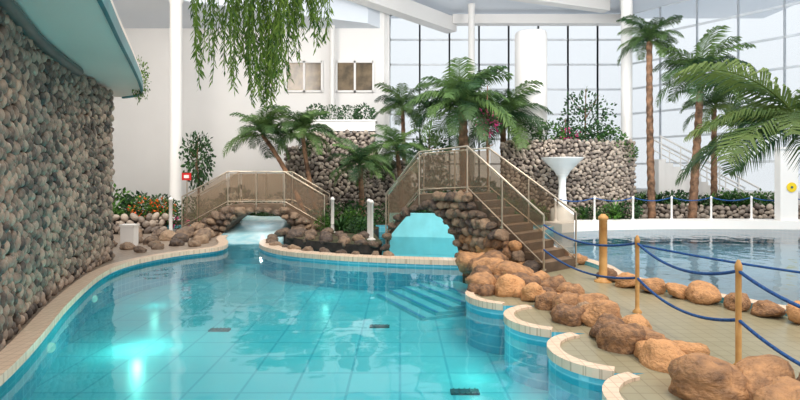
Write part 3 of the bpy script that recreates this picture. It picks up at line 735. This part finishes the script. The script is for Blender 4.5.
tree('leafy tree beside the white tower',(6.7,21.6,.2),4.0,.55,.9,'leafD',500,.09,33)
tree('leafy tree near the arched bridge',(1.2,21.8,.2),3.6,.9,.9,'leafD',700,.1,34)
tree('small tree with pink blossoms beside the large palm',(2.95,17.98,.22),4.7,.40,.45,'leafD',260,.16,35,flower=.5,nm='blossoming_tree')

def vines(name,label,c,spec,zt,seed,width=.5):
    rr=random.Random(seed); E=top(link(name,None,(c[0],c[1],zt)),label,'hanging plant'); L=(c[0],c[1],zt)
    b=MB(); b.lathe((c[0],c[1],zt),[(.2,-.15),(.3,.0),(.38,.22),(.34,.22),(.3,.15)],20)
    att2(b.obj('basket',[M['pot']],L),E,L)
    b=MB()
    for (x,zb,n) in spec:
        for j in range(n*2):
            x0=x+rr.uniform(-.11,.11);y0=c[1]+rr.uniform(-.35,.35);z1=zb+rr.uniform(0,.55)
            pts=[];K=10
            for i in range(K+1):
                t=i/K; q=min(1,t*3.0)
                pts.append(Vector((c[0]+(x0-c[0])*q**.6+.03*math.sin(t*7+x0*9),c[1]+(y0-c[1])*q**.6,zt+.22+ (.12*math.sin(q*3.14)) -(zt+.22-z1)*t)))
            b.tube(pts,.005,4,0,.2)
            nl=int((zt-z1)*36)
            for k in range(nl):
                t=(k+rr.random())/nl*K;k0=min(K-1,int(t));P=pts[k0].lerp(pts[k0+1],t-k0)
                az=rr.uniform(0,6.28);d=Vector((math.cos(az)*.5,math.sin(az)*.5,-.8)).normalized();u=d.cross(Vector((rr.uniform(-1,1),rr.uniform(-1,1),.2))).normalized()*.012;l=rr.uniform(.08,.15)
                b.add([P,P+d*l*.45+u,P+d*l,P+d*l*.45-u],[(0,1,2,3)],0,False,rr.random())
    att2(b.obj('trailing_vines',[M['vine']],L),E,L)
    b=MB()
    for a in (0,2.1,4.2): b.tube([(c[0]+.35*math.cos(a),c[1]+.35*math.sin(a),zt+.22),(c[0],c[1],zt+.9)],.006,6)
    b.tube([(c[0],c[1],zt+.9),(c[0],c[1],9.8)],.008,6)
    att2(b.obj('cable',[M['steel']],L),E,L)
vines('hanging_plant','basket plant with long green trailing vines',(-2.0,7,4.9),
      [(-2.62,3.0,4),(-2.5,3.3,3),(-2.3,3.7,3),(-2.15,3.1,5),(-2.0,2.85,6),(-1.86,2.8,6),(-1.7,2.8,6),(-1.5,2.95,5),(-1.35,3.4,4),(-1.2,3.6,3)],4.75,5)
vines('hanging_plant','second basket with short trailing vines',(-1.25,7.4,5.0),[(-1.6,3.6,4),(-1.3,3.6,4),(-1.1,3.7,4)],4.9,6)
b=MB(); b.box((-2,7.2,9.95),(23,.7,.4)); struct(b.obj('trim_16',[M['white']]),'white roof beam carrying hanging baskets')
f=leafcloud(41,620,.09,0,shell=.05); f.v=[(-5.72+v[0]*.2,11.7+v[1]*.22,4.0+v[2]*.5) for v in f.v]
E=top(link('hanging_plant',None,(-5.78,11.6,4.05)),'small leafy plant spilling over the mezzanine edge','hanging plant')
att2(f.obj('foliage',[M['vine']],(-5.78,11.6,4.05)),E,E.location)
b=MB(); b.lathe((-5.95,11.6,4.05),[(.12,0),(.17,.25),(.14,.25)],16); att2(b.obj('pot',[M['pot']],(-5.95,11.6,4.05)),E,(-5.78,11.6,4.05))

# ------------------------------------------------------------------ fountain, signs, misc
L=(5.75,18.9,.2); E=top(link('fountain',None,L),'white pedestal fountain with a translucent funnel-shaped bowl','fountain')
b=MB(); b.lathe(L,[(.4,0),(.4,.5),(.16,.6),(.12,1.3),(.14,1.62),(.22,1.72)],32); att2(b.obj('pedestal',[mat('fountain_white',(.80,.82,.82),(.74,.77,.78),.3,scale=2)],L),E,L)
b=MB(); b.lathe(L,[(.20,1.70),(.30,1.86),(.52,2.08),(.72,2.28),(.74,2.32),(.70,2.32),(.48,2.12),(.2,1.92)],40); att2(b.obj('bowl',[M['bowl']],L),E,L)
b=MB(); b.box((-6.9,13.6,.35),(.34,.25,.5)); b.box((-6.9,13.6,.62),(.38,.29,.05)); top(b.obj('utility_box',[M['white']],(-6.9,13.6,.1)),'small white box standing among the boulders','box')
b=MB(); b.tube([(-6.95,17.4,.2),(-6.95,17.4,1.9)],.02,8,0); b.box((-6.95,17.37,1.85),(.3,.02,.24),1); b.box((-6.95,17.355,1.85),(.16,.01,.1),2); top(b.obj('warning_sign',[M['steel'],M['red'],M['white']],(-6.95,17.4,.2)),'small red and white sign on a thin pole','sign')
L=(12.8,22.4,.22); E=top(link('white_staircase',None,L),'white sloping staircase with railings before the glazing','staircase')
b=MB(); n=14
for i in range(n):
    x=10.8+.29*i; z=2.55-.155*i; b.box((x,22.4,z/2+.11),(.30,.9,z-.22+.0001))
att2(b.obj('flight',[M['white']],L),E,L)
for y in (21.95,22.85):
    b=MB(); b.tube([(10.7,y,3.5),(14.8,y,1.35)],.04,10); b.tube([(10.7,y,3.05),(14.8,y,.9)],.03,8)
    G=b.obj('railing',[M['white']],L); att2(G,E,L)
    for i in range(6):
        x=10.75+.8*i; z=3.48-.524*(x-10.75); b=MB(); b.tube([(x,y,z-1.0),(x,y,z)],.025,8); att2(b.obj('post',[M['white']],(x,y,z-1)),G,L)
b=MB(); b.box((13.65,18.85,1.5),(.62,.3,2.6)); b.box((13.65,18.85,2.84),(.72,.38,.08)); top(b.obj('white_pillar',[M['white']],(13.65,18.85,.2)),'white masonry pillar on the far pool edge','pillar')
b=MB(); b.tube([(13.72,18.69,1.47),(13.72,18.67,1.47)],.17,24,0); b.tube([(13.72,18.672,1.47),(13.72,18.664,1.47)],.045,16,1); top(b.obj('round_sign',[M['yellow'],M['dark']],(13.72,18.69,1.47)),'round yellow warning sign on a white pillar','sign')
